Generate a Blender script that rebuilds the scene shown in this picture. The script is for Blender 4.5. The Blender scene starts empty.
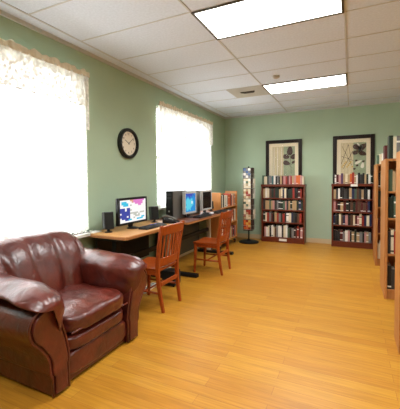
import bpy, bmesh, math, random
from mathutils import Vector, Matrix, noise
rnd = random.Random(7)
S = bpy.context.scene
C = S.collection
PI = math.pi

# ------------------------------------------------------------------ colour / materials
def lin(c):
    return tuple(((v/255)/12.92 if v/255 <= .04045 else ((v/255+.055)/1.055)**2.4) for v in c)+(1,)

def mat(name, rgb, rough=.5, metal=0, spec=.5, coat=0, noise_amt=0, noise_scale=20, bump=0, bump_scale=60,
        emit=0, stretch=None, coat_rough=.1, sheen=0):
    m = bpy.data.materials.new(name); m.use_nodes = True
    nt = m.node_tree; n = nt.nodes; l = nt.links
    b = n['Principled BSDF']
    col = lin(rgb)
    b.inputs['Base Color'].default_value = col
    b.inputs['Roughness'].default_value = rough
    b.inputs['Metallic'].default_value = metal
    b.inputs['Specular IOR Level'].default_value = spec
    b.inputs['Coat Weight'].default_value = coat
    b.inputs['Coat Roughness'].default_value = coat_rough
    b.inputs['Sheen Weight'].default_value = sheen
    if emit:
        b.inputs['Emission Color'].default_value = col
        b.inputs['Emission Strength'].default_value = emit
    if noise_amt or bump:
        tc = n.new('ShaderNodeTexCoord'); mp = n.new('ShaderNodeMapping')
        l.new(tc.outputs['Object'], mp.inputs['Vector'])
        if stretch: mp.inputs['Scale'].default_value = stretch
    if noise_amt:
        nz = n.new('ShaderNodeTexNoise'); nz.inputs['Scale'].default_value = noise_scale
        nz.inputs['Detail'].default_value = 8
        l.new(mp.outputs[0], nz.inputs['Vector'])
        cr = n.new('ShaderNodeValToRGB')
        a = 1-noise_amt
        cr.color_ramp.elements[0].position = .3; cr.color_ramp.elements[1].position = .7
        cr.color_ramp.elements[0].color = (col[0]*a, col[1]*a, col[2]*a, 1)
        q = 1+noise_amt*.6
        cr.color_ramp.elements[1].color = (min(1, col[0]*q), min(1, col[1]*q), min(1, col[2]*q), 1)
        l.new(nz.outputs['Fac'], cr.inputs[0]); l.new(cr.outputs[0], b.inputs['Base Color'])
    if bump:
        nz2 = n.new('ShaderNodeTexNoise'); nz2.inputs['Scale'].default_value = bump_scale
        nz2.inputs['Detail'].default_value = 4
        l.new(mp.outputs[0], nz2.inputs['Vector'])
        bp = n.new('ShaderNodeBump'); bp.inputs['Strength'].default_value = bump
        bp.inputs['Distance'].default_value = .01
        l.new(nz2.outputs['Fac'], bp.inputs['Height']); l.new(bp.outputs[0], b.inputs['Normal'])
    return m

M = {}
def floor_mat():
    m = bpy.data.materials.new('bamboo_floor'); m.use_nodes = True
    nt = m.node_tree; n = nt.nodes; l = nt.links; b = n['Principled BSDF']
    tc = n.new('ShaderNodeTexCoord')
    br = n.new('ShaderNodeTexBrick')
    br.inputs['Scale'].default_value = 1; br.inputs['Brick Width'].default_value = 1.15
    br.inputs['Row Height'].default_value = .095; br.inputs['Mortar Size'].default_value = .0012
    br.inputs['Mortar Smooth'].default_value = .3; br.offset = .37; br.inputs['Bias'].default_value = 0
    br.inputs['Color1'].default_value = lin((186, 134, 44)); br.inputs['Color2'].default_value = lin((174, 118, 35))
    br.inputs['Mortar'].default_value = lin((140, 82, 30))
    l.new(tc.outputs['Object'], br.inputs['Vector'])
    mp = n.new('ShaderNodeMapping'); mp.inputs['Scale'].default_value = (1.2, 22, 1)
    l.new(tc.outputs['Object'], mp.inputs['Vector'])
    nz = n.new('ShaderNodeTexNoise'); nz.inputs['Scale'].default_value = 2.5; nz.inputs['Detail'].default_value = 6
    l.new(mp.outputs[0], nz.inputs['Vector'])
    cr = n.new('ShaderNodeValToRGB')
    cr.color_ramp.elements[0].position = .3; cr.color_ramp.elements[0].color = (.74, .68, .58, 1)
    cr.color_ramp.elements[1].position = .7; cr.color_ramp.elements[1].color = (1.1, 1.08, 1.05, 1)
    l.new(nz.outputs['Fac'], cr.inputs[0])
    mx = n.new('ShaderNodeMix'); mx.data_type = 'RGBA'; mx.blend_type = 'MULTIPLY'
    mx.inputs['Factor'].default_value = .8
    l.new(br.outputs['Color'], mx.inputs['A']); l.new(cr.outputs[0], mx.inputs['B'])
    l.new(mx.outputs['Result'], b.inputs['Base Color'])
    b.inputs['Roughness'].default_value = .38; b.inputs['Specular IOR Level'].default_value = .35
    bp = n.new('ShaderNodeBump'); bp.inputs['Strength'].default_value = .15; bp.inputs['Distance'].default_value = .002
    l.new(br.outputs['Fac'], bp.inputs['Height']); bp.invert = True
    l.new(bp.outputs[0], b.inputs['Normal'])
    return m
def leather_mat():
    m = bpy.data.materials.new('burgundy_leather'); m.use_nodes = True
    nt = m.node_tree; n = nt.nodes; l = nt.links; b = n['Principled BSDF']
    tc = n.new('ShaderNodeTexCoord')
    nz = n.new('ShaderNodeTexNoise'); nz.inputs['Scale'].default_value = 9; nz.inputs['Detail'].default_value = 6
    l.new(tc.outputs['Object'], nz.inputs['Vector'])
    cr = n.new('ShaderNodeValToRGB')
    cr.color_ramp.elements[0].position = .3; cr.color_ramp.elements[0].color = lin((64, 21, 14))
    cr.color_ramp.elements[1].position = .75; cr.color_ramp.elements[1].color = lin((106, 40, 28))
    l.new(nz.outputs['Fac'], cr.inputs[0]); l.new(cr.outputs[0], b.inputs['Base Color'])
    b.inputs['Roughness'].default_value = .32; b.inputs['Specular IOR Level'].default_value = .5
    b.inputs['Coat Weight'].default_value = .25; b.inputs['Coat Roughness'].default_value = .25
    vo = n.new('ShaderNodeTexVoronoi'); vo.inputs['Scale'].default_value = 160
    l.new(tc.outputs['Object'], vo.inputs['Vector'])
    wr = n.new('ShaderNodeTexNoise'); wr.inputs['Scale'].default_value = 14; wr.inputs['Detail'].default_value = 3
    wr.inputs['Distortion'].default_value = .8
    l.new(tc.outputs['Object'], wr.inputs['Vector'])
    b1 = n.new('ShaderNodeBump'); b1.inputs['Strength'].default_value = .12; b1.inputs['Distance'].default_value = .002
    l.new(vo.outputs['Distance'], b1.inputs['Height'])
    b2 = n.new('ShaderNodeBump'); b2.inputs['Strength'].default_value = .32; b2.inputs['Distance'].default_value = .02
    l.new(wr.outputs['Fac'], b2.inputs['Height']); l.new(b1.outputs[0], b2.inputs['Normal'])
    l.new(b2.outputs[0], b.inputs['Normal'])
    return m
def lace_mat(name, dens, scale, dm=.4, tc_=.93):
    m = bpy.data.materials.new(name); m.use_nodes = True
    nt = m.node_tree; n = nt.nodes; l = nt.links
    n.remove(n['Principled BSDF']); out = n['Material Output']
    tc = n.new('ShaderNodeTexCoord')
    vo = n.new('ShaderNodeTexVoronoi'); vo.inputs['Scale'].default_value = scale
    l.new(tc.outputs['Object'], vo.inputs['Vector'])
    cr = n.new('ShaderNodeValToRGB')
    cr.color_ramp.elements[0].position = .25; cr.color_ramp.elements[0].color = (dens+.25,)*3+(1,)
    cr.color_ramp.elements[1].position = .6; cr.color_ramp.elements[1].color = (dens-.2,)*3+(1,)
    l.new(vo.outputs['Distance'], cr.inputs[0])
    tr = n.new('ShaderNodeBsdfTransparent')
    tl = n.new('ShaderNodeBsdfTranslucent'); tl.inputs['Color'].default_value = (tc_, tc_*.99, tc_*.95, 1)
    df = n.new('ShaderNodeBsdfDiffuse'); df.inputs['Color'].default_value = (.88, .86, .8, 1)
    a = n.new('ShaderNodeMixShader'); a.inputs[0].default_value = dm
    l.new(tl.outputs[0], a.inputs[1]); l.new(df.outputs[0], a.inputs[2])
    c = n.new('ShaderNodeMixShader')
    l.new(cr.outputs[0], c.inputs[0]); l.new(tr.outputs[0], c.inputs[1]); l.new(a.outputs[0], c.inputs[2])
    l.new(c.outputs[0], out.inputs['Surface'])
    return m
def glass_mat(name, gloss=.06, rough=.02):
    m = bpy.data.materials.new(name); m.use_nodes = True
    nt = m.node_tree; n = nt.nodes; l = nt.links
    n.remove(n['Principled BSDF']); out = n['Material Output']
    tr = n.new('ShaderNodeBsdfTransparent'); gl = n.new('ShaderNodeBsdfGlossy')
    gl.inputs['Roughness'].default_value = rough
    c = n.new('ShaderNodeMixShader'); c.inputs[0].default_value = gloss
    l.new(tr.outputs[0], c.inputs[1]); l.new(gl.outputs[0], c.inputs[2]); l.new(c.outputs[0], out.inputs['Surface'])
    return m
def emit_mat(name, rgb, s):
    m = bpy.data.materials.new(name); m.use_nodes = True
    nt = m.node_tree; n = nt.nodes; n.remove(n['Principled BSDF'])
    e = n.new('ShaderNodeEmission'); e.inputs[0].default_value = lin(rgb); e.inputs[1].default_value = s
    nt.links.new(e.outputs[0], n['Material Output'].inputs['Surface'])
    return m

M['floor'] = floor_mat(); M['leather'] = leather_mat()
M['lace'] = lace_mat('white_lace', .68, 60); M['valance'] = lace_mat('lace_valance', .93, 30, .85, .6)
M['frill'] = mat('cream_lace_frill', (226, 214, 190), .9, bump=.4, bump_scale=90)
M['glass'] = glass_mat('window_glass'); M['picglass'] = glass_mat('picture_glass', .02, .3)
M['wall'] = mat('sage_paint', (167, 186, 160), .75, spec=.25, noise_amt=.03, noise_scale=3, bump=.05, bump_scale=160)
M['white'] = mat('white_paint', (232, 230, 222), .5)
M['ceiling'] = mat('ceiling_tile', (212, 220, 230), .9, spec=.1, noise_amt=.07, noise_scale=45, bump=.25, bump_scale=120)
M['grid'] = mat('ceiling_grid_metal', (190, 190, 186), .6)
M['base'] = mat('baseboard_tan', (200, 178, 140), .5)
M['black'] = mat('black_plastic', (15, 15, 16), .45, spec=.35, noise_amt=.08, noise_scale=60)
M['blackmetal'] = mat('black_metal', (15, 15, 16), .5, spec=.35, noise_amt=.08, noise_scale=60)
M['darkgrey'] = mat('dark_grey_plastic', (38, 38, 40), .45, noise_amt=.06, noise_scale=60)
M['greymetal'] = mat('grey_metal_case', (104, 100, 94), .4, metal=.3, noise_amt=.06, noise_scale=40)
M['silver'] = mat('silver_plastic', (188, 188, 186), .4, metal=.2)
M['deskshade'] = mat('underdesk_shade_grey', (66, 68, 58), .6, noise_amt=.06)  # dark grey-green stands in for the shaded wall under the second desk
M['key'] = mat('key_black', (38, 38, 42), .55)
M['bluekey'] = mat('key_blue', (40, 60, 200), .5)
M['mouse'] = mat('mouse_white', (222, 222, 224), .4)
M['oak'] = mat('oak_laminate', (196, 142, 84), .42, noise_amt=.16, noise_scale=5, stretch=(14, 1.2, 14))
M['oakv'] = mat('oak_veneer', (176, 116, 62), .45, noise_amt=.18, noise_scale=5, stretch=(14, 14, 1.2))
M['oakcart'] = mat('oak_cart_wood', (184, 122, 62), .45, noise_amt=.16, noise_scale=5, stretch=(14, 14, 1.2))
M['deskdark'] = mat('reddish_laminate', (122, 76, 56), .4, noise_amt=.14, noise_scale=5, stretch=(14, 1.2, 14))
M['edge'] = mat('desk_edge_band', (160, 104, 56), .45)
M['cherry'] = mat('cherry_bookcase', (104, 40, 17), .4, noise_amt=.18, noise_scale=5, stretch=(12, 12, 1.5))
M['cherrydark'] = mat('cherry_back', (58, 24, 16), .6, noise_amt=.12, noise_scale=6)
M['chair'] = mat('chair_wood', (146, 62, 16), .42, noise_amt=.2, noise_scale=5, stretch=(10, 10, 1.5), spec=.35)
M['frame'] = mat('dark_picture_frame', (30, 16, 12), .45, spec=.3, noise_amt=.15, noise_scale=14)
M['matboard'] = mat('cream_mat_board', (226, 214, 184), .8)
M['art_cream'] = mat('print_cream', (206, 190, 152), .8, noise_amt=.22, noise_scale=3, stretch=(14, 1, 1.2))
M['art_sage'] = mat('print_sage', (150, 160, 128), .8, noise_amt=.18, noise_scale=7)
M['art_brown'] = mat('print_brown', (66, 42, 32), .8, noise_amt=.15, noise_scale=20)
M['art_gold'] = mat('print_gold', (200, 158, 70), .8)
M['art_white'] = mat('print_pale', (226, 218, 200), .8)
M['paper'] = mat('page_paper', (222, 210, 182), .9)
M['card'] = mat('white_card', (236, 232, 220), .8)
M['clockface'] = mat('clock_face', (226, 214, 192), .7)
M['rack'] = mat('dark_brown_rack', (50, 30, 24), .5, noise_amt=.1)
M['wire'] = mat('pale_wire', (190, 196, 184), .35, metal=.5)
M['leaf'] = mat('dark_leaf', (34, 62, 34), .5, noise_amt=.2)
M['twig'] = mat('reddish_twig', (84, 34, 30), .7)
M['vent'] = mat('vent_grey', (178, 172, 160), .5)
M['ventdark'] = mat('vent_dark', (60, 58, 54), .7)
M['fixtureframe'] = mat('fixture_frame', (70, 62, 50), .5)
M['light'] = emit_mat('lamp_diffuser', (255, 253, 248), 6.0)

# ------------------------------------------------------------------ mesh helpers
def link(name, bm, m, parent=None, smooth=False, bevel=0, segs=2, loc=None, autosmooth=False):
    me = bpy.data.meshes.new(name); bmesh.ops.recalc_face_normals(bm, faces=bm.faces); bm.to_mesh(me); bm.free()
    for k in (m if isinstance(m, (list, tuple)) else [m]): me.materials.append(k)
    o = bpy.data.objects.new(name, me); C.objects.link(o)
    if parent: o.parent = parent
    if loc: o.location = loc
    if smooth:
        for p in me.polygons: p.use_smooth = True
    if bevel:
        md = o.modifiers.new('bevel', 'BEVEL'); md.width = bevel; md.segments = segs; md.limit_method = 'ANGLE'
        md.angle_limit = math.radians(40)
    return o
def box(bm, x0, x1, y0, y1, z0, z1, mi=0, mtx=None):
    vs = [bm.verts.new((x, y, z)) for x in (x0, x1) for y in (y0, y1) for z in (z0, z1)]
    if mtx:
        for v in vs: v.co = mtx @ v.co
    for f in ((0, 1, 3, 2), (4, 6, 7, 5), (0, 4, 5, 1), (2, 3, 7, 6), (0, 2, 6, 4), (1, 5, 7, 3)):
        bm.faces.new([vs[i] for i in f]).material_index = mi
    return bm
def B(*a, **k): return box(bmesh.new(), *a, **k)
def tube(bm, pts, r, seg=8, closed=False, mi=0, cap=True):
    pts = [Vector(p) for p in pts]; n = len(pts); rings = []
    rr = r if isinstance(r, (list, tuple)) else [r]*n
    up = None
    for i, p in enumerate(pts):
        a = pts[(i-1) % n] if (closed or i) else pts[0]; b = pts[(i+1) % n] if (closed or i < n-1) else pts[-1]
        t = (b-a).normalized()
        if up is None: up = Vector((0, 0, 1)) if abs(t.z) < .9 else Vector((1, 0, 0))
        s = t.cross(up).normalized(); up = s.cross(t).normalized()
        rings.append([bm.verts.new(p+rr[i]*(math.cos(2*PI*k/seg)*s+math.sin(2*PI*k/seg)*up)) for k in range(seg)])
    m = n if closed else n-1
    for i in range(m):
        A, Bq = rings[i], rings[(i+1) % n]
        for k in range(seg):
            bm.faces.new((A[k], A[(k+1) % seg], Bq[(k+1) % seg], Bq[k])).material_index = mi
    if cap and not closed:
        bm.faces.new(rings[0][::-1]).material_index = mi; bm.faces.new(rings[-1]).material_index = mi
    return bm
def lathe(bm, prof, cx=0, cy=0, seg=28, axis='z', mi=0):
    rings = []
    for r, h in prof:
        ring = []
        for k in range(seg):
            a = 2*PI*k/seg
            if axis == 'z': co = (cx+r*math.cos(a), cy+r*math.sin(a), h)
            else: co = (h, cx+r*math.cos(a), cy+r*math.sin(a))
            ring.append(bm.verts.new(co))
        rings.append(ring)
    for i in range(len(rings)-1):
        for k in range(seg):
            bm.faces.new((rings[i][k], rings[i][(k+1) % seg], rings[i+1][(k+1) % seg], rings[i+1][k])).material_index = mi
    bm.faces.new(rings[0][::-1]).material_index = mi; bm.faces.new(rings[-1]).material_index = mi
    return bm
def extrude_poly(bm, pts, axis, a, b, mi=0):
    def co(p, h):
        return {'x': (h, p[0], p[1]), 'y': (p[0], h, p[1]), 'z': (p[0], p[1], h)}[axis]
    A = [bm.verts.new(co(p, a)) for p in pts]; Bq = [bm.verts.new(co(p, b)) for p in pts]
    n = len(pts)
    bm.faces.new(A[::-1]).material_index = mi; bm.faces.new(Bq).material_index = mi
    for i in range(n): bm.faces.new((A[i], A[(i+1) % n], Bq[(i+1) % n], Bq[i])).material_index = mi
    return bm
def smooth_loop(ctrl, n=8):
    out = []; k = len(ctrl)
    for i in range(k):
        p0, p1, p2, p3 = [Vector(ctrl[(i+j-1) % k]) for j in range(4)]
        for t in range(n):
            u = t/n
            out.append(.5*((2*p1)+(-p0+p2)*u+(2*p0-5*p1+4*p2-p3)*u*u+(-p0+3*p1-3*p2+p3)*u**3))
    return out
def cushion(half, e=4, n=18, fn=None, center=(0, 0, 0), wr=0, wscale=7):
    bm = bmesh.new(); bmesh.ops.create_cube(bm, size=2)
    bmesh.ops.subdivide_edges(bm, edges=bm.edges[:], cuts=n, use_grid_fill=True)
    c = Vector(center)
    for v in bm.verts:
        x, y, z = v.co
        x, y, z = [math.sin(q*PI/4)/math.sin(PI/4) for q in (x, y, z)]
        r = (abs(x)**e+abs(y)**e+abs(z)**e)**(1/e)
        u = Vector((x/r, y/r, z/r))
        p = Vector((u.x*half[0], u.y*half[1], u.z*half[2]))
        if fn: p = fn(p, u)
        p = p+c
        if wr:
            nrm = Vector((u.x/half[0], u.y/half[1], u.z/half[2])).normalized()
            p += nrm*wr*(noise.noise(p*wscale)+.5*noise.noise(p*wscale*2.3))
        v.co = p
    return bm

# ------------------------------------------------------------------ object helpers
def thing(name, label, cat, loc=(0, 0, 0), rz=0, group=None):
    o = bpy.data.objects.new(name, None); C.objects.link(o); o.empty_display_size = .1
    o.location = loc; o.rotation_euler = (0, 0, rz); o['label'] = label; o['category'] = cat
    if group: o['group'] = group
    return o
def tag(o, label, cat, group=None):
    o['label'] = label; o['category'] = cat
    if group: o['group'] = group
    return o
def struct(name, bm, m, parent=None, **k):
    o = link(name, bm, m, parent, **k)
    if not parent: o['kind'] = 'structure'
    return o
def dup(root, loc, rz, label, group=None):
    r = root.copy(); C.objects.link(r); r.location = loc; r.rotation_euler = (0, 0, rz); r['label'] = label
    if group: r['group'] = group
    for ch in list(root.children):
        c = ch.copy(); C.objects.link(c); c.parent = r
        for g in list(ch.children):
            d = g.copy(); C.objects.link(d); d.parent = c
    return r

# ------------------------------------------------------------------ room
H, YB, XR, YF = 2.866, 7.23, 6.6, -3.4
W = [(.9, 2.715, .80, 2.555), (4.23, 6.285, .95, 2.555)]       # window openings in the left wall
struct('floor', B(-.2, XR+.2, YF-.2, YB+.2, -.12, 0), M['floor'])
struct('ceiling', B(-.2, XR+.2, YF-.2, YB+.2, H, H+.12), M['ceiling'])
bm = bmesh.new()
ys = [YF, W[0][0], W[0][1], W[1][0], W[1][1], YB+.2]
for i in (0, 2, 4): box(bm, -.16, 0, ys[i], ys[i+1], 0, H)
for w in W:
    box(bm, -.16, 0, w[0], w[1], 0, w[2]); box(bm, -.16, 0, w[0], w[1], w[3], H)
struct('wall_left', bm, M['wall'])
struct('wall_back', B(0, XR, YB, YB+.15, 0, H), M['wall'])
struct('wall_right', B(XR, XR+.15, YF, YB+.15, 0, H), M['wall'])
struct('wall_front', B(-.16, XR+.15, YF-.15, YF, 0, H), M['wall'])
struct('baseboard_left', B(0, .014, YF, YB, 0, .1), M['base'], bevel=.003)
struct('baseboard_back', B(.014, XR, YB-.014, YB, 0, .1), M['base'], bevel=.003)
struct('baseboard_right', B(XR-.014, XR, YF, YB-.014, 0, .1), M['base'], bevel=.003)
# ceiling grid : T bars every 2 ft across, 4 ft along
bm = bmesh.new()
GX = [.16, 1.4687, 2.688, 3.907, 5.126, 6.345]
y0 = 3.1618; rows = [y0+.6096*k for k in range(-9, 7)]
for gx in GX: box(bm, gx-.009, gx+.009, YF, YB, H-.006, H+.01)
for gy in rows:
    if YF < gy < YB: box(bm, .16, XR, gy-.007, gy+.007, H-.004, H+.01)
struct('trim_1', bm, M['grid'])
bm = B(0, .022, YF, YB, H-.035, H); box(bm, .022, XR, YB-.022, YB, H-.03, H)
struct('trim_2', bm, M['grid'])

LAMP_W = 33
# ceiling fixtures
def fixture(gx, yf, label):
    x0, x1, a, b = gx, gx+1.2192, yf-.6096, yf
    t = thing('ceiling_light', label, 'light', ((x0+x1)/2, (a+b)/2, H), 0, 'recessed ceiling light panels')
    hx, hy = .6096, .3048
    bm = bmesh.new()
    box(bm, -hx, hx, -hy, -hy+.022, -.014, -.001); box(bm, -hx, hx, hy-.022, hy, -.014, -.001)
    box(bm, -hx, -hx+.022, -hy+.022, hy-.022, -.014, -.001); box(bm, hx-.022, hx, -hy+.022, hy-.022, -.014, -.001)
    link('frame', bm, M['fixtureframe'], t)
    link('diffuser', B(-hx+.022, hx-.022, -hy+.022, hy-.022, -.008, -.001), M['light'], t)
    ld = bpy.data.lights.new('tube_light', 'AREA'); ld.shape = 'RECTANGLE'; ld.size = 1.16; ld.size_y = .55
    ld.energy = LAMP_W; ld.color = (.97, 1, 1); ld.spread = math.radians(150)
    lo = bpy.data.objects.new('tube_light', ld); C.objects.link(lo); lo.parent = t; lo.location = (0, 0, -.012)
T = .6096
fixture(1.4687, y0, 'large bright recessed light panel nearest the camera at the top edge')
fixture(1.4687, y0+4*T, 'smaller looking bright ceiling light panel nearer the back wall')
for k, (gx, yf) in enumerate([(1.4687, y0-4*T), (5.126, y0), (5.126, y0+4*T), (5.126, y0-4*T)]):
    fixture(gx, yf, ['ceiling light panel just above and behind the camera', 'ceiling light panel over the middle shelving range, out of view', 'ceiling light panel over the farthest shelving range, out of view',
                     'ceiling light panel right of the camera, out of view'][k])
# vent tile
t = thing('ceiling_vent', 'square grey ceiling vent tile left of the far light panel', 'vent', (1.165, 5.295, H))
link('panel', B(-.295, .295, -.295, .295, -.006, -.001), M['vent'], t, bevel=.002)
bm = bmesh.new()
for k in range(4): box(bm, -.12+.012*k, .12-.012*k, -.06+.03*k, -.042+.03*k, -.02+.003*k, -.006)
link('louver', bm, M['ventdark'], t)
t = thing('smoke_detector', 'small round white detector on the ceiling near the far light panel', 'detector', (1.765, 4.665, H))
link('body', lathe(bmesh.new(), [(.05, -.001), (.05, -.02), (.035, -.032), (.01, -.034)]), M['vent'], t, smooth=True)

# windows
for i, (a, b, z0, z1) in enumerate(W):
    r = bpy.data.objects.new('window_%d' % (i+1), None); C.objects.link(r); r['kind'] = 'structure'
    r.location = (-.08, (a+b)/2, z0)
    hw, hh = (b-a)/2, z1-z0
    bm = bmesh.new()
    box(bm, -.05, .05, -hw, -hw+.05, 0, hh); box(bm, -.05, .05, hw-.05, hw, 0, hh)
    box(bm, -.05, .05, -hw+.05, hw-.05, 0, .05); box(bm, -.05, .05, -hw+.05, hw-.05, hh-.05, hh)
    box(bm, -.03, .03, -hw+.05, hw-.05, hh/2-.025, hh/2+.025); box(bm, -.03, .03, -.03, .03, .05, hh-.05)
    link('frame', bm, M['white'], r, bevel=.003)
    link('pane', B(-.003, .003, -hw+.05, hw-.05, .05, hh-.05), M['glass'], r)
    sx = .215 if i == 0 else .17
    link('sill', B(.05, sx, -hw-.05, hw+.12 if i == 0 else hw+.05, -.03, 0), M['white'], r, bevel=.004)

def curtain(name, y0, y1, ztop, zbot, zval, label, jab=False):
    t = thing(name, label, 'curtain', (0, (y0+y1)/2, zbot), 0)
    hw = (y1-y0)/2; hh = ztop-zbot
    link('rod', tube(bmesh.new(), [(.045, -hw, hh-.02), (.045, hw, hh-.02)], .009), M['white'], t, smooth=True)
    def sheet(xb, za, zb, wave, ph, nz=26, ny=220, hem=0, amp=.012, yw=hw):
        bm = bmesh.new(); g = []
        for j in range(nz+1):
            z = za+(zb-za)*j/nz; row = []
            for i in range(ny+1):
                y = -yw+2*yw*i/ny
                f = .5+.5*j/nz
                x = xb+amp*f*math.sin(y*wave+ph+.4*math.sin(y*5))+.003*noise.noise((y*9, z*2, ph))
                zz = z
                if hem and j == nz: zz = z+hem*abs(math.sin(y*22))
                row.append(bm.verts.new((x, y, zz)))
            g.append(row)
        for j in range(nz):
            for i in range(ny): bm.faces.new((g[j][i], g[j][i+1], g[j+1][i+1], g[j+1][i]))
        return bm
    link('panel', sheet(.04, hh-.02, 0.004, 46, 0), M['lace'], t, smooth=True)
    link('valance', sheet(.072, hh-.015, zval-zbot, 38, 1.3, hem=.03), M['valance'], t, smooth=True)
    # ruffled heading
    bm = bmesh.new(); g = []
    ny = 200
    for j in range(5):
        row = []
        for i in range(ny+1):
            y = -hw-.01+2*(hw+.01)*i/ny
            zz = hh-.03+.016*j+(.010*math.sin(y*31)+.008*math.sin(y*53+1))*(j/4)
            row.append(bm.verts.new((.074+.010*math.sin(y*90)*(j % 2*.6+.4), y, zz)))
        g.append(row)
    for j in range(4):
        for i in range(ny): bm.faces.new((g[j][i], g[j][i+1], g[j+1][i+1], g[j+1][i]))
    o = link('frill', bm, M['frill'], t, smooth=True)
    md = o.modifiers.new('s', 'SOLIDIFY'); md.thickness = .004
    if jab:
        link('side_frill', sheet(.088, hh-.03, hh-.62, 120, .5, amp=.008, yw=.035), M['valance'], t, smooth=True).location = (0, hw-.04, 0)
curtain('lace_curtain', .9, 2.735, 2.575, .803, 2.2, 'wide white lace curtain with valance, lit by the window above the armchair', True)
curtain('lace_curtain', 4.22, 6.30, 2.575, .955, 2.1, 'white lace curtain on the window behind the computer towers')

# ------------------------------------------------------------------ clock
t = thing('wall_clock', 'round black framed wall clock between the two lace curtained windows', 'clock', (0, 3.50, 1.885))
R0 = .205
link('rim', lathe(bmesh.new(), [(R0, .001), (R0, .04), (R0-.012, .055), (R0-.034, .055), (R0-.044, .035), (R0-.046, .02), (.001, .02)], axis='x', seg=48), M['black'], t, smooth=False)
face = link('face', lathe(bmesh.new(), [(R0-.042, .021), (R0-.042, .024), (.001, .024)], axis='x', seg=48), M['clockface'], t)
def text_mesh(name, s, size, m, parent, mtx):
    cu = bpy.data.curves.new(name, 'FONT'); cu.body = s; cu.size = size; cu.align_x = 'CENTER'; cu.align_y = 'CENTER'; cu.extrude = .0008
    tmp = bpy.data.objects.new(name, cu); C.objects.link(tmp)
    bpy.context.view_layer.update()
    me = bpy.data.meshes.new_from_object(tmp.evaluated_get(bpy.context.evaluated_depsgraph_get()))
    bpy.data.objects.remove(tmp); bpy.data.curves.remove(cu)
    me.transform(mtx); me.materials.clear(); me.materials.append(m)
    o = bpy.data.objects.new(name, me); C.objects.link(o); o.parent = parent
    return o
basis = Matrix(((0, 0, 1, 0), (1, 0, 0, 0), (0, 1, 0, 0), (0, 0, 0, 1)))   # text X->+y, Y->+z, normal->+x
for h in range(1, 13):
    a = PI/2-h*PI/6
    text_mesh('numeral', str(h), .038, M['art_brown'], t, Matrix.Translation((.025, .125*math.cos(a), .125*math.sin(a))) @ basis)
for nm, ang, L, w in (('hour_hand', 152, .085, .007), ('minute_hand', 38, .12, .005)):
    m4 = Matrix.Translation((.029, 0, 0)) @ Matrix.Rotation(math.radians(ang), 4, 'X')
    link(nm, box(bmesh.new(), -.001, .001, -.02, L, -w/2, w/2, mtx=m4), M['black'], t)

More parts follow.
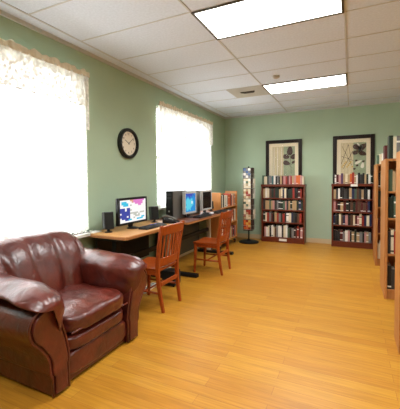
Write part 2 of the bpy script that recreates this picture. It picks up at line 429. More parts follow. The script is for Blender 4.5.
# ------------------------------------------------------------------ framed prints
def picture(x0, x1, z0, z1, label, variant):
    w, h = x1-x0, z1-z0
    t = thing('framed_print', label, 'picture', ((x0+x1)/2, YB, z0), 0)
    hw = w/2; fw = .075; D = -.032
    bm = bmesh.new()
    for (a, b, c, d) in ((-hw, -hw+fw, 0, h), (hw-fw, hw, 0, h), (-hw+fw, hw-fw, 0, fw), (-hw+fw, hw-fw, h-fw, h)):
        box(bm, a, b, D, -.001, c, d)
    link('frame', bm, M['frame'], t, bevel=.006)
    mw = .075
    bm = bmesh.new()
    a, b, c, d = -hw+fw, hw-fw, fw, h-fw
    for (p, q, r, s) in ((a, a+mw, c, d), (b-mw, b, c, d), (a+mw, b-mw, c, c+mw), (a+mw, b-mw, d-mw, d)):
        box(bm, p, q, -.014, -.006, r, s)
    link('mat_board', bm, M['matboard'], t)
    a += mw; b -= mw; c += mw; d -= mw
    bm = bmesh.new()
    xm = a+(b-a)*.5
    box(bm, a, xm, -.008, -.002, c, d, 0); box(bm, xm, b, -.008, -.002, c, d, 1)
    def leaf(cx, cz, L, wd, ang, mi):
        ca, sa = math.cos(ang), math.sin(ang); vs = []
        for k in range(14):
            u = 2*PI*k/14; px = L/2*math.cos(u); pz = wd/2*math.sin(u)*(1-.35*math.cos(u))
            vs.append((cx+px*ca-pz*sa, cz+px*sa+pz*ca))
        extrude_poly(bm, vs, 'y', -.0105, -.0082, mi)
    def line(p, q, wd, mi):
        dx, dz = q[0]-p[0], q[1]-p[1]; L = math.hypot(dx, dz); nx, nz = -dz/L*wd/2, dx/L*wd/2
        extrude_poly(bm, [(p[0]+nx, p[1]+nz), (q[0]+nx, q[1]+nz), (q[0]-nx, q[1]-nz), (p[0]-nx, p[1]-nz)], 'y', -.0099, -.0081, mi)
    ww, hh = b-a, d-c
    P = lambda u, v: (a+ww*u, c+hh*v)
    if variant == 0:
        for k, (u, s) in enumerate([(.06, 4), (.13, 2), (.22, 4), (.31, 2), (.4, 4)]):
            line(P(u, .03), P(u+.015, .97), .012, 4 if s == 4 else 0)
        line(P(.84, .1), P(.78, .97), .006, 2)
        for (u, v, L, wd, an) in ((.78, .86, .21, .12, 1.5), (.63, .66, .15, .10, -.25), (.93, .66, .13, .10, 1.0), (.64, .45, .16, .10, -.3), (.95, .48, .1, .05, .6)):
            leaf(*P(u, v), L, wd, an, 2)
        line(P(.7, .42), P(.86, .3), .005, 2); line(P(.83, .38), P(.96, .52), .005, 2)
    else:
        for (u, v, u2, v2) in ((.02, .35, .3, .95), (.05, .9, .45, .3), (.3, .95, .42, .5), (.1, .2, .48, .75), (.02, .6, .5, .45)):
            line(P(u, v), P(u2, v2), .007, 2)
        for k in range(9): leaf(*P(.06+.05*k, .26+.05*((k*5) % 4)), .03, .03, 0, 3)
        for (u, v, L, wd, an) in ((.65, .85, .17, .10, -.5), (.86, .86, .19, .11, .7), (.62, .70, .15, .08, .3), (.87, .66, .15, .09, -.4)):
            leaf(*P(u, v), L, wd, an, 2)
        for (u, v, L, wd, an) in ((.76, .78, .18, .05, 1.1), (.72, .9, .12, .03, -1), (.7, .4, .14, .05, .5), (.86, .3, .12, .06, 1.4)):
            leaf(*P(u, v), L, wd, an, 4)
        for (u, v) in ((.62, .45), (.66, .3), (.9, .42), (.55, .2)): leaf(*P(u, v), .05, .04, .5, 2)
    link('artwork', bm, [M['art_cream'], M['art_sage'], M['art_brown'], M['art_gold'], M['art_white']], t)
    link('glass', B(-hw+fw, hw-fw, -.020, -.018, fw, h-fw), M['picglass'], t)
picture(.992, 1.782, 1.285, 2.248, 'dark framed leaf print above the left wall bookcase', 0)
picture(2.400, 3.165, 1.295, 2.258, 'dark framed botanical print with golden specks above the right wall bookcase', 1)

# ------------------------------------------------------------------ books
BC = {'black': (20, 20, 22), 'dark green': (28, 44, 34), 'green': (74, 98, 78), 'navy': (32, 40, 74), 'blue': (60, 92, 140),
      'maroon': (84, 26, 24), 'red': (150, 44, 32), 'orange': (206, 100, 40), 'brown': (88, 58, 42), 'tan': (176, 148, 108),
      'cream': (218, 206, 176), 'white': (228, 224, 214), 'grey': (120, 120, 120), 'dark grey': (50, 50, 50), 'pink': (186, 134, 130),
      'yellow': (214, 178, 82), 'purple': (92, 62, 98), 'teal': (48, 96, 100)}
BM = {}
def book_mesh(col, band):
    k = (col, band)
    if k in BM: return BM[k]
    # unit book: spine towards -y (front), thickness x 0..1, depth y 0..1, height z 0..1
    bm = bmesh.new()
    box(bm, 0, .14, .02, 1, 0, 1, 0); box(bm, .86, 1, .02, 1, 0, 1, 0)
    sp = [(0, .02), (.12, .008), (.3, 0), (.7, 0), (.88, .008), (1, .02), (1, .035), (0, .035)]
    zz = [0, .08, .14, .7, .78, 1] if band else [0, 1]
    for i in range(len(zz)-1):
        extrude_poly(bm, sp, 'z', zz[i], zz[i+1], (2 if (band and i in (1, 3) and (i == 1 or band == 2)) else 0))
    box(bm, .14, .86, .035, .97, .02, .98, 1)
    me = bpy.data.meshes.new('book'); bmesh.ops.recalc_face_normals(bm, faces=bm.faces); bm.to_mesh(me); bm.free()
    mk = 'book_'+col.replace(' ', '_')
    if mk not in M: M[mk] = mat(mk, BC[col], .45, noise_amt=.1, noise_scale=6)
    me.materials.append(M[mk]); me.materials.append(M['paper'])
    me.materials.append(M['card'] if col not in ('white', 'cream') else M['frame'])
    BM[k] = me
    return me
ORD = 'first second third fourth fifth sixth seventh eighth ninth tenth eleventh twelfth thirteenth fourteenth fifteenth sixteenth seventeenth eighteenth nineteenth twentieth twenty-first twenty-second twenty-third twenty-fourth twenty-fifth twenty-sixth twenty-seventh twenty-eighth twenty-ninth thirtieth thirty-first thirty-second thirty-third thirty-fourth thirty-fifth thirty-sixth'.split()
def book_row(origin, rz, length, zmax, where, palette, hmin, hmax, depth=.15, wmin=.022, wmax=.045, fixed=None, gap=.0008):
    """books side by side from origin along the local +x, spines to local -y"""
    ca, sa = math.cos(rz), math.sin(rz); s = 0; k = 0; out = []
    while True:
        w = rnd.uniform(wmin, wmax)
        if s+w > length or k >= len(ORD): break
        col = fixed[k] if fixed and k < len(fixed) else rnd.choice(palette)
        h = min(zmax, rnd.uniform(hmin, hmax)); d = depth*rnd.uniform(.88, 1)
        b = bpy.data.objects.new('book', book_mesh(col, rnd.choice((0, 0, 0, 0, 0, 0, 1, 2)))); C.objects.link(b)
        off = depth-d
        b.location = (origin[0]+ca*s-sa*off*.3, origin[1]+sa*s+ca*off*.3, origin[2]+.0006)
        b.rotation_euler = (0, 0, rz); b.scale = (w, d, h)
        tag(b, '%s book, %s from left %s' % (col, ORD[k], where), 'book', 'books '+where)
        out.append(b); s += w+gap; k += 1
    return out
DARK = ['black', 'black', 'black', 'dark green', 'dark green', 'dark grey', 'dark grey', 'maroon', 'brown', 'brown', 'navy', 'green', 'grey', 'cream', 'cream', 'tan', 'tan', 'red', 'white', 'white', 'pink']
BRIGHT = ['cream', 'white', 'red', 'orange', 'pink', 'black', 'tan', 'maroon', 'grey', 'blue', 'yellow', 'dark grey']

# ------------------------------------------------------------------ low wall bookcases
def bookcase(x0, x1, yf, h, label, label_on_top):
    w = x1-x0; D = YB-.016-yf
    t = thing('bookcase', label, 'bookcase', (x0, yf, 0))
    th = .028
    for xa in (0, w-th): link('side_panel', B(xa, xa+th, 0, D, 0, h-.05), M['cherry'], t, bevel=.002)
    link('back_panel', B(th, w-th, D-.012, D, .08, h-.05), M['cherrydark'], t)
    link('top_board', B(-.008, w+.008, -.012, D, h-.05, h), M['cherry'], t, bevel=.004)
    link('kick_plate', B(th, w-th, .012, .03, 0, .09), M['cherry'], t)
    zs = [.09, .42, .69, .945]
    for z in zs: link('shelf', B(th, w-th, .004, D-.012, z-.0001, z+.024), M['cherry'], t, bevel=.002)
    if label_on_top: o = link('label_card', B(w*.46, w*.62, -.0145, -.0125, h-.052, h-.006), M['card'], t)
    else: o = link('label_card', B(w*.42, w*.6, .0095, .0115, .035, .085), M['card'], t)
    o['label'] = 'small white shelf label'
    return [z+.024 for z in zs], th, D
h1 = 1.265
SH1 = (.955, 1.870, 6.95); SH2 = (2.392, 3.150, 6.99)
rowname = ['on the bottom shelf', 'on the third shelf', 'on the second shelf', 'on the top shelf']
zs, th, D = bookcase(*SH1, h1, 'low cherry bookcase against the back wall next to the spinner rack', False)
top = [.42, .69, .945, h1-.05]
for i in range(4):
    gapz = top[i]-zs[i]
    if i == 0:
        fx = ['pink', 'white', 'cream', 'black', 'white', 'cream', 'brown', 'grey', 'white', 'white', 'dark grey', 'cream', 'white', 'green', 'black', 'grey', 'black', 'maroon', 'red', 'maroon', 'pink', 'black', 'dark green', 'grey', 'black']
        book_row((SH1[0]+th+.03, SH1[2]+.03, zs[i]), 0, SH1[1]-SH1[0]-2*th-.04, gapz-.03, rowname[i]+' of left wall bookcase', DARK, .20, .285, .16, .029, .048, fx)
    else:
        book_row((SH1[0]+th+.004, SH1[2]+.03, zs[i]), 0, SH1[1]-SH1[0]-2*th-.006, gapz-.012, rowname[i]+' of left wall bookcase', DARK, .185, .225, .15, .031, .052)
fx = ['green', 'cream', 'cream', 'dark green', 'grey', 'grey', 'teal', 'white', 'black', 'grey', 'black', 'tan', 'maroon', 'pink', 'red', 'maroon', 'pink', 'red', 'tan', 'pink', 'orange', 'orange', 'pink', 'cream', 'green', 'teal', 'grey']
book_row((SH1[0]+.012, SH1[2]+.03, h1), 0, SH1[1]-SH1[0]-.02, .21, 'on top of left wall bookcase', BRIGHT, .165, .20, .14, .028, .046, fx)
zs, th, D = bookcase(*SH2, h1+.01, 'low cherry bookcase against the back wall beside the oak shelving', True)
for i in range(4):
    gapz = (top[i] if i < 3 else h1-.04)-zs[i]
    book_row((SH2[0]+th+.004, SH2[2]+.03, zs[i]), 0, SH2[1]-SH2[0]-2*th-.006, gapz-.012, rowname[i]+' of right wall bookcase', DARK, .185, .235, .15, .031, .052)
fx = ['black', 'white', 'maroon', 'pink', 'purple', 'tan', 'cream', 'tan', 'orange', 'red', 'tan', 'white', 'black', 'dark grey', 'black', 'tan', 'dark green', 'white', 'dark green', 'grey', 'cream', 'black', 'dark green', 'teal', 'yellow']
book_row((SH2[0]+.02, SH2[2]+.03, h1+.01), 0, SH2[1]-SH2[0]-.03, .23, 'on top of right wall bookcase', BRIGHT, .165, .225, .14, .028, .044, fx)

# ------------------------------------------------------------------ oak shelving ranges on the right
def shelving(y0, depth, L, label, hh=1.605):
    x0 = 3.1
    t = thing('shelving_range', label, 'shelving', (x0, y0, 0))
    for xa in (0, L-.03): link('end_panel', B(xa, xa+.03, 0, depth, 0, hh), M['oakv'], t, bevel=.003)
    link('top_board', B(.03, L-.03, .01, depth-.01, hh-.03, hh-.002), M['oakv'], t, bevel=.003)
    link('center_panel', B(.03, L-.03, depth/2-.008, depth/2+.008, .02, hh-.03), M['oakv'], t)
    zs = [.11, .52, .93, 1.235]
    for z in zs: link('shelf', B(.03, L-.03, .012, depth-.012, z-.022, z), M['oakv'], t, bevel=.002)
    for (a, b) in ((.02, .035), (depth-.035, depth-.02)): link('kick_plate', B(.03, L-.03, a, b, 0, .088), M['oakv'], t)
    return zs
SR = [(5.70, .60, 1.5, 'oak shelving range with tall end panel farthest down the aisle', 'farthest'),
      (4.17, .60, 1.5, 'oak shelving range with red and white books on top, middle of three', 'middle'),
      (2.89, .31, 1.5, 'oak shelving end panel cut off by the right edge of the view', 'nearest')]
for (yy, d, L, lab, nm) in SR:
    zs = shelving(yy, d, L, lab)
    if nm == 'nearest': continue
    tops = [.498, .908, 1.213, 1.575]
    names = ['bottom', 'third', 'second', 'top']
    fixs = {'middle': [['black', 'dark grey', 'black', 'brown', 'cream'], ['dark grey', 'cream', 'red', 'white', 'cream'], ['dark green', 'dark green', 'green', 'dark green', 'black', 'brown'], ['green', 'tan', 'orange', 'red', 'yellow']],
            'farthest': [['cream', 'white', 'black'], ['maroon', 'black', 'grey'], ['dark green', 'black', 'red'], ['black', 'cream', 'maroon']]}[nm]
    for i in range(4):
        if nm == 'middle' or True:
            book_row((3.135, yy+.03, zs[i]), 0, .23 if nm == 'middle' else .12, tops[i]-zs[i]-.02, 'on %s shelf of the %s oak range' % (names[i], nm), DARK, .22, .285, .19, .026, .042, fixs[i])
book_row((3.135, 4.21, 1.603), 0, .25, .3, 'on top of the middle oak range', BRIGHT, .235, .27, .18, .03, .045, ['dark green', 'cream', 'grey', 'dark green', 'maroon', 'red'])
# reds standing on the far half of the same range
book_row((3.115, 4.50, 1.603), 0, .2, .3, 'in the rear row on top of the middle oak range', BRIGHT, .175, .20, .18, .03, .045, ['maroon', 'pink', 'red', 'maroon', 'red'])
book_row((3.115, 5.76, 1.603), 0, .2, .3, 'on top of the farthest oak range', BRIGHT, .13, .18, .16, .03, .045, ['green', 'cream', 'white', 'tan'])

# ------------------------------------------------------------------ desks
ZT = .79
def desk(y0, y1, d, topm, edgem, label, postm, name='computer_desk', reach=-.02):
    L = y1-y0
    t = thing(name, label, 'desk', (0, y0, 0))
    c = .05
    pts = [(.03, 0), (d-.02, 0), (d, .02), (d, L-c), (d-c, L), (.03, L)]
    link('desktop', extrude_poly(bmesh.new(), pts, 'z', ZT-.012, ZT), topm, t, bevel=.002)
    e = [(.031, .001), (d-.02, .001), (d-.001, .02), (d-.001, L-c), (d-c, L-.001), (.031, L-.001)]
    link('edge_band', extrude_poly(bmesh.new(), e, 'z', ZT-.036, ZT-.012), edgem, t)
    link('modesty_shade_panel', B(.10, .118, .12, L-.12, .30 if reach < 0 else .10, ZT-.036), M['blackmetal'] if reach < 0 else M['deskshade'], t)  # panel carried lower than a real one to paint in the under-desk shade
    bm = B(.14, d-.12, .1, .14, ZT-.08, ZT-.036); box(bm, .14, d-.12, L-.14, L-.1, ZT-.08, ZT-.036)
    box(bm, d-.16, d-.12, .14, L-.14, ZT-.08, ZT-.036)
    link('apron', bm, M['blackmetal'], t)
    link('crossbeam', B(.3, .335, .16, L-.16, .42, .48), M['blackmetal'], t, bevel=.004)
    for yy in (.07, L-.12) if reach > 0 else (.21, L-.12):
        lg = link('leg', B(.285, .35, yy-.035, yy+.035, .05, ZT-.036), postm, t, bevel=.004)
        link('foot', B(.09, d+reach, yy-.04, yy+.04, .001, .05), M['blackmetal'], lg, bevel=.006)
    return t
desk(2.655, 3.93, .635, M['oak'], M['edge'], 'light oak topped computer desk nearest the leather armchair', M['blackmetal'])
desk(3.94, 5.62, .69, M['deskdark'], M['edge'], 'reddish topped computer desk carrying two towers, nearer the book cart', M['vent'], reach=.11)

# ------------------------------------------------------------------ monitors
SC = {'w': emit_mat('screen_white', (246, 243, 240), .95), 'b': emit_mat('screen_indigo', (70, 78, 160), .9), 'p': emit_mat('screen_pink', (222, 130, 198), .95),
      'c': emit_mat('screen_cyan', (70, 190, 222), .95), 't': emit_mat('screen_tan', (220, 160, 130), .95), 'l': emit_mat('screen_grey', (196, 196, 186), .9),
      'B': emit_mat('screen_blue', (50, 140, 205), .95), 'V': emit_mat('screen_violet', (72, 84, 180), .9), 'C': emit_mat('screen_aqua', (96, 200, 220), .95),
      'k': mat('screen_off', (8, 8, 10), .15)}
PAT1 = ["wwwwwwttpppppppw", "wcccwwwtppppppww", "wccccwwwwpppppww", "wwcccwlwwwwppwww", "wwwwwwwwwwwwwwww", "bbbwbbwwwwwwwwww", "bbbwbblwwwwwwwww",
        "bbbbbbwwwwwwwwww", "wbbbbblllllwlllw", "bbbbbbwwllwlwwww", "bbbbwbwwwlllwwww", "wbbbbbwwlwwwwccw", "wwwbbccwwwccccww", "wwwwwwwwwwwwwwww"]
PAT2 = ["VVVVVVVVBB", "BVVVVVVBVB", "BVBVVBVBBV", "BBCBVBBBBB", "BCCCBCCBBB", "CCCCCCCBBB", "CCCCCCwCBB", "CCCCCCwCBB", "BCCCCCCCBB", "CCCCCCCBBB", "CCCCCCBBBB", "BCCCCBBBBB", "BCCBCBBBBB", "BBBBBBBBBB"]
def monitor(loc, rz, w, h, framem, pat, label, lift=.06, fr=.027):
    """faces local +x"""
    t = thing('monitor', label, 'monitor', loc, rz)
    zc = lift+h/2
    link('stand_base', lathe(bmesh.new(), [(.075, .001), (.075, .008), (.06, .016), (.03, .022)], seg=32), M['black'] if framem is M['black'] else M['darkgrey'], t, smooth=False)
    link('neck', box(bmesh.new(), -.05, -.02, -.035, .035, .02, zc), M['black'] if framem is M['black'] else M['darkgrey'], t, bevel=.008)
    link('housing', B(-.028, .012, -w/2, w/2, lift, lift+h), framem, t, bevel=.006)
    link('bezel', (lambda bm: [box(bm, .012, .018, *q) for q in ((-w/2+.002, w/2-.002, lift+.002, lift+fr), (-w/2+.002, w/2-.002, lift+h-fr, lift+h-.002), (-w/2+.002, -w/2+fr, lift+fr, lift+h-fr), (w/2-fr, w/2-.002, lift+fr, lift+h-fr))] and bm)(bmesh.new()), framem, t)
    keys = []; bm = bmesh.new()
    rows_ = len(pat); cols = len(pat[0]); W0 = w-2*fr; H0 = h-2*fr
    vs = [[bm.verts.new((.0135, -w/2+fr+W0*i/cols, lift+h-fr-H0*j/rows_)) for i in range(cols+1)] for j in range(rows_+1)]
    for j in range(rows_):
        for i in range(cols):
            k = pat[j][i]
            if k not in keys: keys.append(k)
            bm.faces.new((vs[j][i], vs[j+1][i], vs[j+1][i+1], vs[j][i+1])).material_index = keys.index(k)
    link('screen', bm, [SC[k] for k in keys], t)
    return t
monitor((.31, 3.19, ZT), 0, .57, .325, M['black'], PAT1, 'wide black monitor with a bright white and blue screen on the oak desk')
monitor((.46, 4.45, ZT), -.05, .37, .345, M['silver'], PAT2, 'silver monitor with a lit blue screen on the reddish desk', .065, .03)
monitor((.46, 5.08, ZT), -.05, .38, .345, M['silver'], ['kkkk', 'kkkk', 'kkkk'], 'silver monitor with a dark blank screen on the reddish desk', .065, .03)

def tower(loc, rz, label, name='computer_tower', h=.41, side='greymetal', d=.43, w=.18):
    """front panel faces local -y"""
    t = thing(name, label, 'computer', loc, rz)
    link('case', B(-w/2, w/2, .03, d, .004, h), M[side], t, bevel=.004)
    link('front_panel', B(-w/2, w/2, 0, .03, .002, h+.002), M['black'], t, bevel=.008)
    bm = bmesh.new()
    for k in range(2): box(bm, -w/2+.018, w/2-.018, -.003, .002, h-.07-.05*k, h-.035-.05*k)
    link('drive_bay', bm, M['darkgrey'], t)
    b = link('power_button', lathe(bmesh.new(), [(.012, 0), (.012, .004), (.002, .005)], axis='z', seg=16), M['silver'], t)
    b.location = (0, -.0, .13); b.rotation_euler = (PI/2, 0, 0)
    return t
tower((.325, 4.04, ZT), 0, 'dark computer tower with grey side left of the blue screen', w=.115, h=.43, d=.45)
tower((.24, 4.68, ZT), 0, 'brownish grey computer tower standing between the two silver monitors')
t = thing('subwoofer', 'small black speaker box on the floor under the oak desk', 'speaker', (.62, 3.59, 0))
link('cabinet', B(-.10, .09, -.08, .08, .012, .20), M['black'], t, bevel=.008)
link('grille', B(.091, .098, -.07, .07, .03, .185), M['darkgrey'], t, bevel=.003)
for sx in (-.08, .07):
    for sy_ in (-.06, .06): link('foot', B(sx-.01, sx+.01, sy_-.01, sy_+.01, 0, .012), M['black'], t)

def speaker(loc, rz, label, h=.185, w=.1, tilt=-.1):
    """front faces local +x"""
    t = thing('desktop_speaker', label, 'speaker', loc, rz)
    link('foot', lathe(bmesh.new(), [(.045, .001), (.045, .008), (.018, .014), (.014, .04)], seg=24), M['black'], t, smooth=False)
    o = link('cabinet', B(-.05, .04, -w/2, w/2, 0, h), M['darkgrey'], t, bevel=.01)
    o.location = (0, 0, .036); o.rotation_euler = (0, tilt, 0)
    g = link('grille', B(.0405, .048, -w/2+.006, w/2-.006, .006, h-.006), M['black'], t, bevel=.004)
    g.location = (0, 0, .036); g.rotation_euler = (0, tilt, 0)
    return t
s1 = speaker((.24, 2.83, ZT), -.55, 'black desktop speaker at the left end of the oak desk', w=.115, h=.2)
speaker((.25, 3.76, ZT), -.5, 'black desktop speaker right of the wide black monitor', w=.115, h=.19)
speaker((.36, 5.52, ZT), -.4, 'small black speaker at the far end of the reddish desk', h=.15, w=.075)

def keyboard(loc, rz, label, blue=False):
    t = thing('keyboard', label, 'keyboard', loc, rz)
    pts = [(-.065, 0), (.065, 0), (.065, .012), (-.065, .026)]
    link('body', extrude_poly(bmesh.new(), [(p[0], p[1]+.0005) for p in pts], 'y', -.225, .225), M['black'], t, bevel=.003)
    bm = bmesh.new()
    for r in range(5):
        for c in range(18):
            x = -.049+.0235*r; y = -.205+.0235*c
            z = .026-(x+.065)*.014/.13
            box(bm, x-.009, x+.009, y-.009, y+.009, z-.002, z+.006, 1 if (blue and r == 0 and c in (9, 10, 13, 14)) else 0)
    link('keys', bm, [M['key'], M['bluekey']], t)
    return t
keyboard((.50, 3.36, ZT), 0, 'black keyboard with blue keys in front of the wide monitor', True)
keyboard((.605, 4.62, ZT), .0, 'black keyboard in front of the blue screen monitor')
keyboard((.605, 5.34, ZT), 0, 'black keyboard at the far end of the reddish desk')
t = thing('computer_mouse', 'pale computer mouse lying between the keyboards on the reddish desk', 'mouse', (.60, 4.99, ZT))
link('body', cushion((.03, .055, .02), 2.6, 8, center=(0, 0, .0202)), M['mouse'], t, smooth=True)
link('wheel', tube(bmesh.new(), [(-.004, -.03, .039), (.004, -.03, .039)], .006), M['darkgrey'], t)
# telephone
t = thing('telephone', 'black desk telephone with a grey handset beside the first tower', 'telephone', (.50, 3.80, ZT), .25)
link('base', extrude_poly(bmesh.new(), [(-.1, .001), (.1, .001), (.1, .025), (-.1, .07)], 'y', -.085, .085), M['black'], t, bevel=.006)
bm = bmesh.new()
tube(bm, [(-.10, -.055, .085), (-.05, -.055, .102), (.05, -.055, .072), (.09, -.055, .045)], [.02, .015, .015, .02], 10)
link('handset', bm, M['greymetal'], t, smooth=True)
bm = bmesh.new()
for r in range(4):
    for c in range(3):
        x = -.03+.027*r; y = .0+.025*c; z = .07-(x+.1)*.045/.2
        box(bm, x-.008, x+.008, y-.008, y+.008, z-.002, z+.005)
link('keypad', bm, M['silver'], t)
# power strip
t = thing('power_strip', 'white power strip on the floor under the oak desk', 'power strip', (.45, 3.31, 0), .1)
link('body', B(-.035, .035, -.16, .16, .001, .04), M['white'], t, bevel=.006)
bm = bmesh.new()
for k in range(5): box(bm, -.018, .018, -.13+.055*k, -.095+.055*k, .0395, .042)
link('sockets', bm, M['darkgrey'], t)

# ------------------------------------------------------------------ wooden chairs (facing -x)
def smooth_pts(c, n=6):
    out = []
    for i in range(len(c)-1):
        p0 = Vector(c[max(0, i-1)]); p1 = Vector(c[i]); p2 = Vector(c[i+1]); p3 = Vector(c[min(len(c)-1, i+2)])
        for t_ in range(n):
            u = t_/n
            out.append(.5*((2*p1)+(-p0+p2)*u+(2*p0-5*p1+4*p2-p3)*u*u+(-p0+3*p1-3*p2+p3)*u**3))
    out.append(Vector(c[-1])); return out
def bar(bm, pts, wx, wy):
    """rectangular section sweep; section axes x / y scaled by lists"""
    rings = []
    for p, a, b in zip(pts, wx, wy):
        rings.append([bm.verts.new((p[0]+sx*a/2, p[1]+sy*b/2, p[2])) for sx, sy in ((-1, -1), (1, -1), (1, 1), (-1, 1))])
    for A, Bq in zip(rings, rings[1:]):
        for k in range(4): bm.faces.new((A[k], A[(k+1) % 4], Bq[(k+1) % 4], Bq[k]))
    bm.faces.new(rings[0][::-1]); bm.faces.new(rings[-1]); return bm
def post_x(z):        # centre line of the rear posts
    if z < .45: return .21-.05*math.sin(min(1, z/.45)*PI/2)
    return .16+.075*((z-.45)/.47)**1.25
def post_y(z): return .178+.05*(z/.92)
def make_chair(loc, rz, label):
    t = thing('wooden_chair', label, 'chair', loc, rz, None)
    # seat : saddle shaped board
    n = 12; bm = bmesh.new(); g0 = []; g1 = []
    for i in range(n+1):
        u = -1+2*i/n; x = -.245+.42*(i/n); hw = .225-.028*(i/n)
        r0, r1 = [], []
        for j in range(n+1):
            v = -1+2*j/n
            edge = (1-.5*max(abs(u), abs(v))**6)
            y = v*hw*(1-.10*max(0, abs(u)-.75)/.25*abs(v)**3)
            z = .462-.012*(1-v*v)*(1-u*u*.6)+.004*abs(v)
            r1.append(bm.verts.new((x, y, z-.006*(1-edge)*2))); r0.append(bm.verts.new((x*.97, y*.95, .428)))
        g0.append(r0); g1.append(r1)
    for i in range(n):
        for j in range(n):
            bm.faces.new((g1[i][j], g1[i+1][j], g1[i+1][j+1], g1[i][j+1])); bm.faces.new((g0[i][j], g0[i][j+1], g0[i+1][j+1], g0[i+1][j]))
    for i in range(n):
        bm.faces.new((g1[i][0], g0[i][0], g0[i+1][0], g1[i+1][0])); bm.faces.new((g1[i][n], g1[i+1][n], g0[i+1][n], g0[i][n]))
        bm.faces.new((g1[0][i], g1[0][i+1], g0[0][i+1], g0[0][i])); bm.faces.new((g1[n][i], g0[n][i], g0[n][i+1], g1[n][i+1]))
    link('seat', bm, M['chair'], t, smooth=False, bevel=.004)
    for s in (-1, 1):
        link('front_leg', bar(bmesh.new(), [(-.225, s*.188, .001), (-.205, s*.178, .44)], [.03, .042], [.03, .042]), M['chair'], t, bevel=.006)
        zz = [.001+.919*k/14 for k in range(15)]
        link('rear_leg', bar(bmesh.new(), [(post_x(z), s*post_y(z), z) for z in zz], [.030+.014*math.sin(PI*min(1, z/.92)) for z in zz], [.032]*15), M['chair'], t, bevel=.006)
        link('side_stretcher', bar(bmesh.new(), [(0, 0, 0)], [0], [0]) if 0 else tube(bmesh.new(), [(-.215, s*.182, .20), (.178, s*.19, .20)], .012, 8), M['chair'], t, smooth=True)
    link('front_apron', B(-.222, -.198, -.16, .16, .385, .428), M['chair'], t, bevel=.003)
    link('side_apron', (lambda bm: (box(bm, -.19, .15, -.19, -.17, .385, .428), box(bm, -.19, .15, .17, .19, .385, .428), bm)[2])(bmesh.new()), M['chair'], t, bevel=.003)
    link('cross_stretcher', tube(bmesh.new(), [(-.02, -.184, .20), (-.02, .184, .20)], .011, 8), M['chair'], t, smooth=True)
    link('rear_stretcher', B(.163, .187, -.17, .17, .27, .31), M['chair'], t, bevel=.003)
    def rail(z0, z1, bow, th=.022, arch=0):
        bm = bmesh.new(); m_ = 14; R = []
        for k in range(m_+1):
            v = -1+2*k/m_
            ring = []
            for (z, dx) in ((z0, -th/2), (z1+arch*(1-v*v), -th/2), (z1+arch*(1-v*v), th/2), (z0, th/2)):
                ring.append(bm.verts.new((post_x(z)+bow*(1-v*v)+dx, v*(post_y(z)-(.012 if z1 < .85 else -.012)), z)))
            R.append(ring)
        for A, Bq in zip(R, R[1:]):
            for k in range(4): bm.faces.new((A[k], A[(k+1) % 4], Bq[(k+1) % 4], Bq[k]))
        bm.faces.new(R[0][::-1]); bm.faces.new(R[-1]); return bm
    link('top_rail', rail(.815, .905, .03, .026, .014), M['chair'], t, bevel=.005)
    link('lower_rail', rail(.475, .565, .022), M['chair'], t, bevel=.004)
    for k in range(6):
        v = -.72+.288*k
        zz = [.56, .62, .69, .76, .82]
        link('slat', bar(bmesh.new(), [(post_x(z)+.026*(1-v*v), v*(post_y(z)-.012), z) for z in zz], [.012]*5, [.026]*5), M['chair'], t, bevel=.003)
    return t
ch = make_chair((.785, 2.965, 0), 0, 'orange brown slat back wooden chair beside the leather armchair')
dup(ch, (.865, 4.42, 0), .02, 'orange brown slat back wooden chair at the reddish desk')

# ------------------------------------------------------------------ leather armchair (faces +x, centre y 1.80)
YC = 1.812
ac = thing('leather_armchair', 'overstuffed burgundy leather armchair under the left window', 'armchair', (0, YC, 0))
L_ = M['leather']
link('base', B(.2, 1.03, -.311, .311, .012, .21), L_, ac, bevel=.02, segs=3)
link('front_rail', cushion((.035, .313, .085), 5, 14, center=(1.02, 0, .135), wr=.004), L_, ac, smooth=True)
def seat_fn(p, u):
    if u.z > 0: p.z += .022*(1-u.x**2)*(1-u.y**2)
    return p
link('lower_cushion', cushion((.37, .318, .06), 6, 20, center=(.70, 0, .27), wr=.004), L_, ac, smooth=True)
link('seat_cushion', cushion((.385, .318, .072), 5, 24, seat_fn, center=(.705, 0, .40), wr=.009, wscale=9), L_, ac, smooth=True)
bm = bmesh.new()
tube(bm, [(1.072, -.295+.59*k/10, .362) for k in range(11)], .006, 8)
link('seat_piping', bm, L_, ac, smooth=True)
def backframe_fn(p, u):
    p.x -= .16*(p.z); return p
link('back_frame', cushion((.085, .47, .40), 6, 16, backframe_fn, center=(.26, 0, .45)), L_, ac, smooth=True)
def back_fn(p, u):
    z = p.z+.25                                  # 0..0.5 from the bottom
    k = .80+.34*z
    s = p.y/k                                     # fanned coordinate
    q = 0
    for c in (-.33, -.11, .11, .33): pass
    ph = (s+.39)/.26
    d = abs(ph-round(ph))*2                       # 0 at seams, 1 in channel middles
    puff = .036*(1-(1-min(1, d))**4)
    fr = max(0, u.x)
    if fr > 0: p.x += puff*fr**.5*(1-.8*max(0, u.z)**3)
    tp = max(0, u.z)
    p.z += puff*tp*.08
    p.z -= .03*(abs(p.y)/.47)**4*max(0, u.z)      # rounded shoulders
    p.x += .03*math.sin(PI*min(1, max(0, z/.5)))*fr
    # wrinkles running down the channels
    fr *= 1-abs(u.y)**6
    p.x += fr*.009*noise.noise((p.y*12, z*4, 3.1))+fr*.004*noise.noise((p.y*30+z*12, z*9, 1.7))
    p.x -= .34*(z-.25)
    return p
link('back_cushion', cushion((.135, .45, .285), 4.2, 40, back_fn, center=(.36, 0, .655)), L_, ac, smooth=True)
PADSEC = [(.325, .40), (.295, .46), (.275, .55), (.285, .645), (.345, .705), (.43, .728), (.50, .718), (.56, .688), (.582, .66), (.545, .648), (.47, .642), (.405, .605), (.365, .50), (.345, .42)]
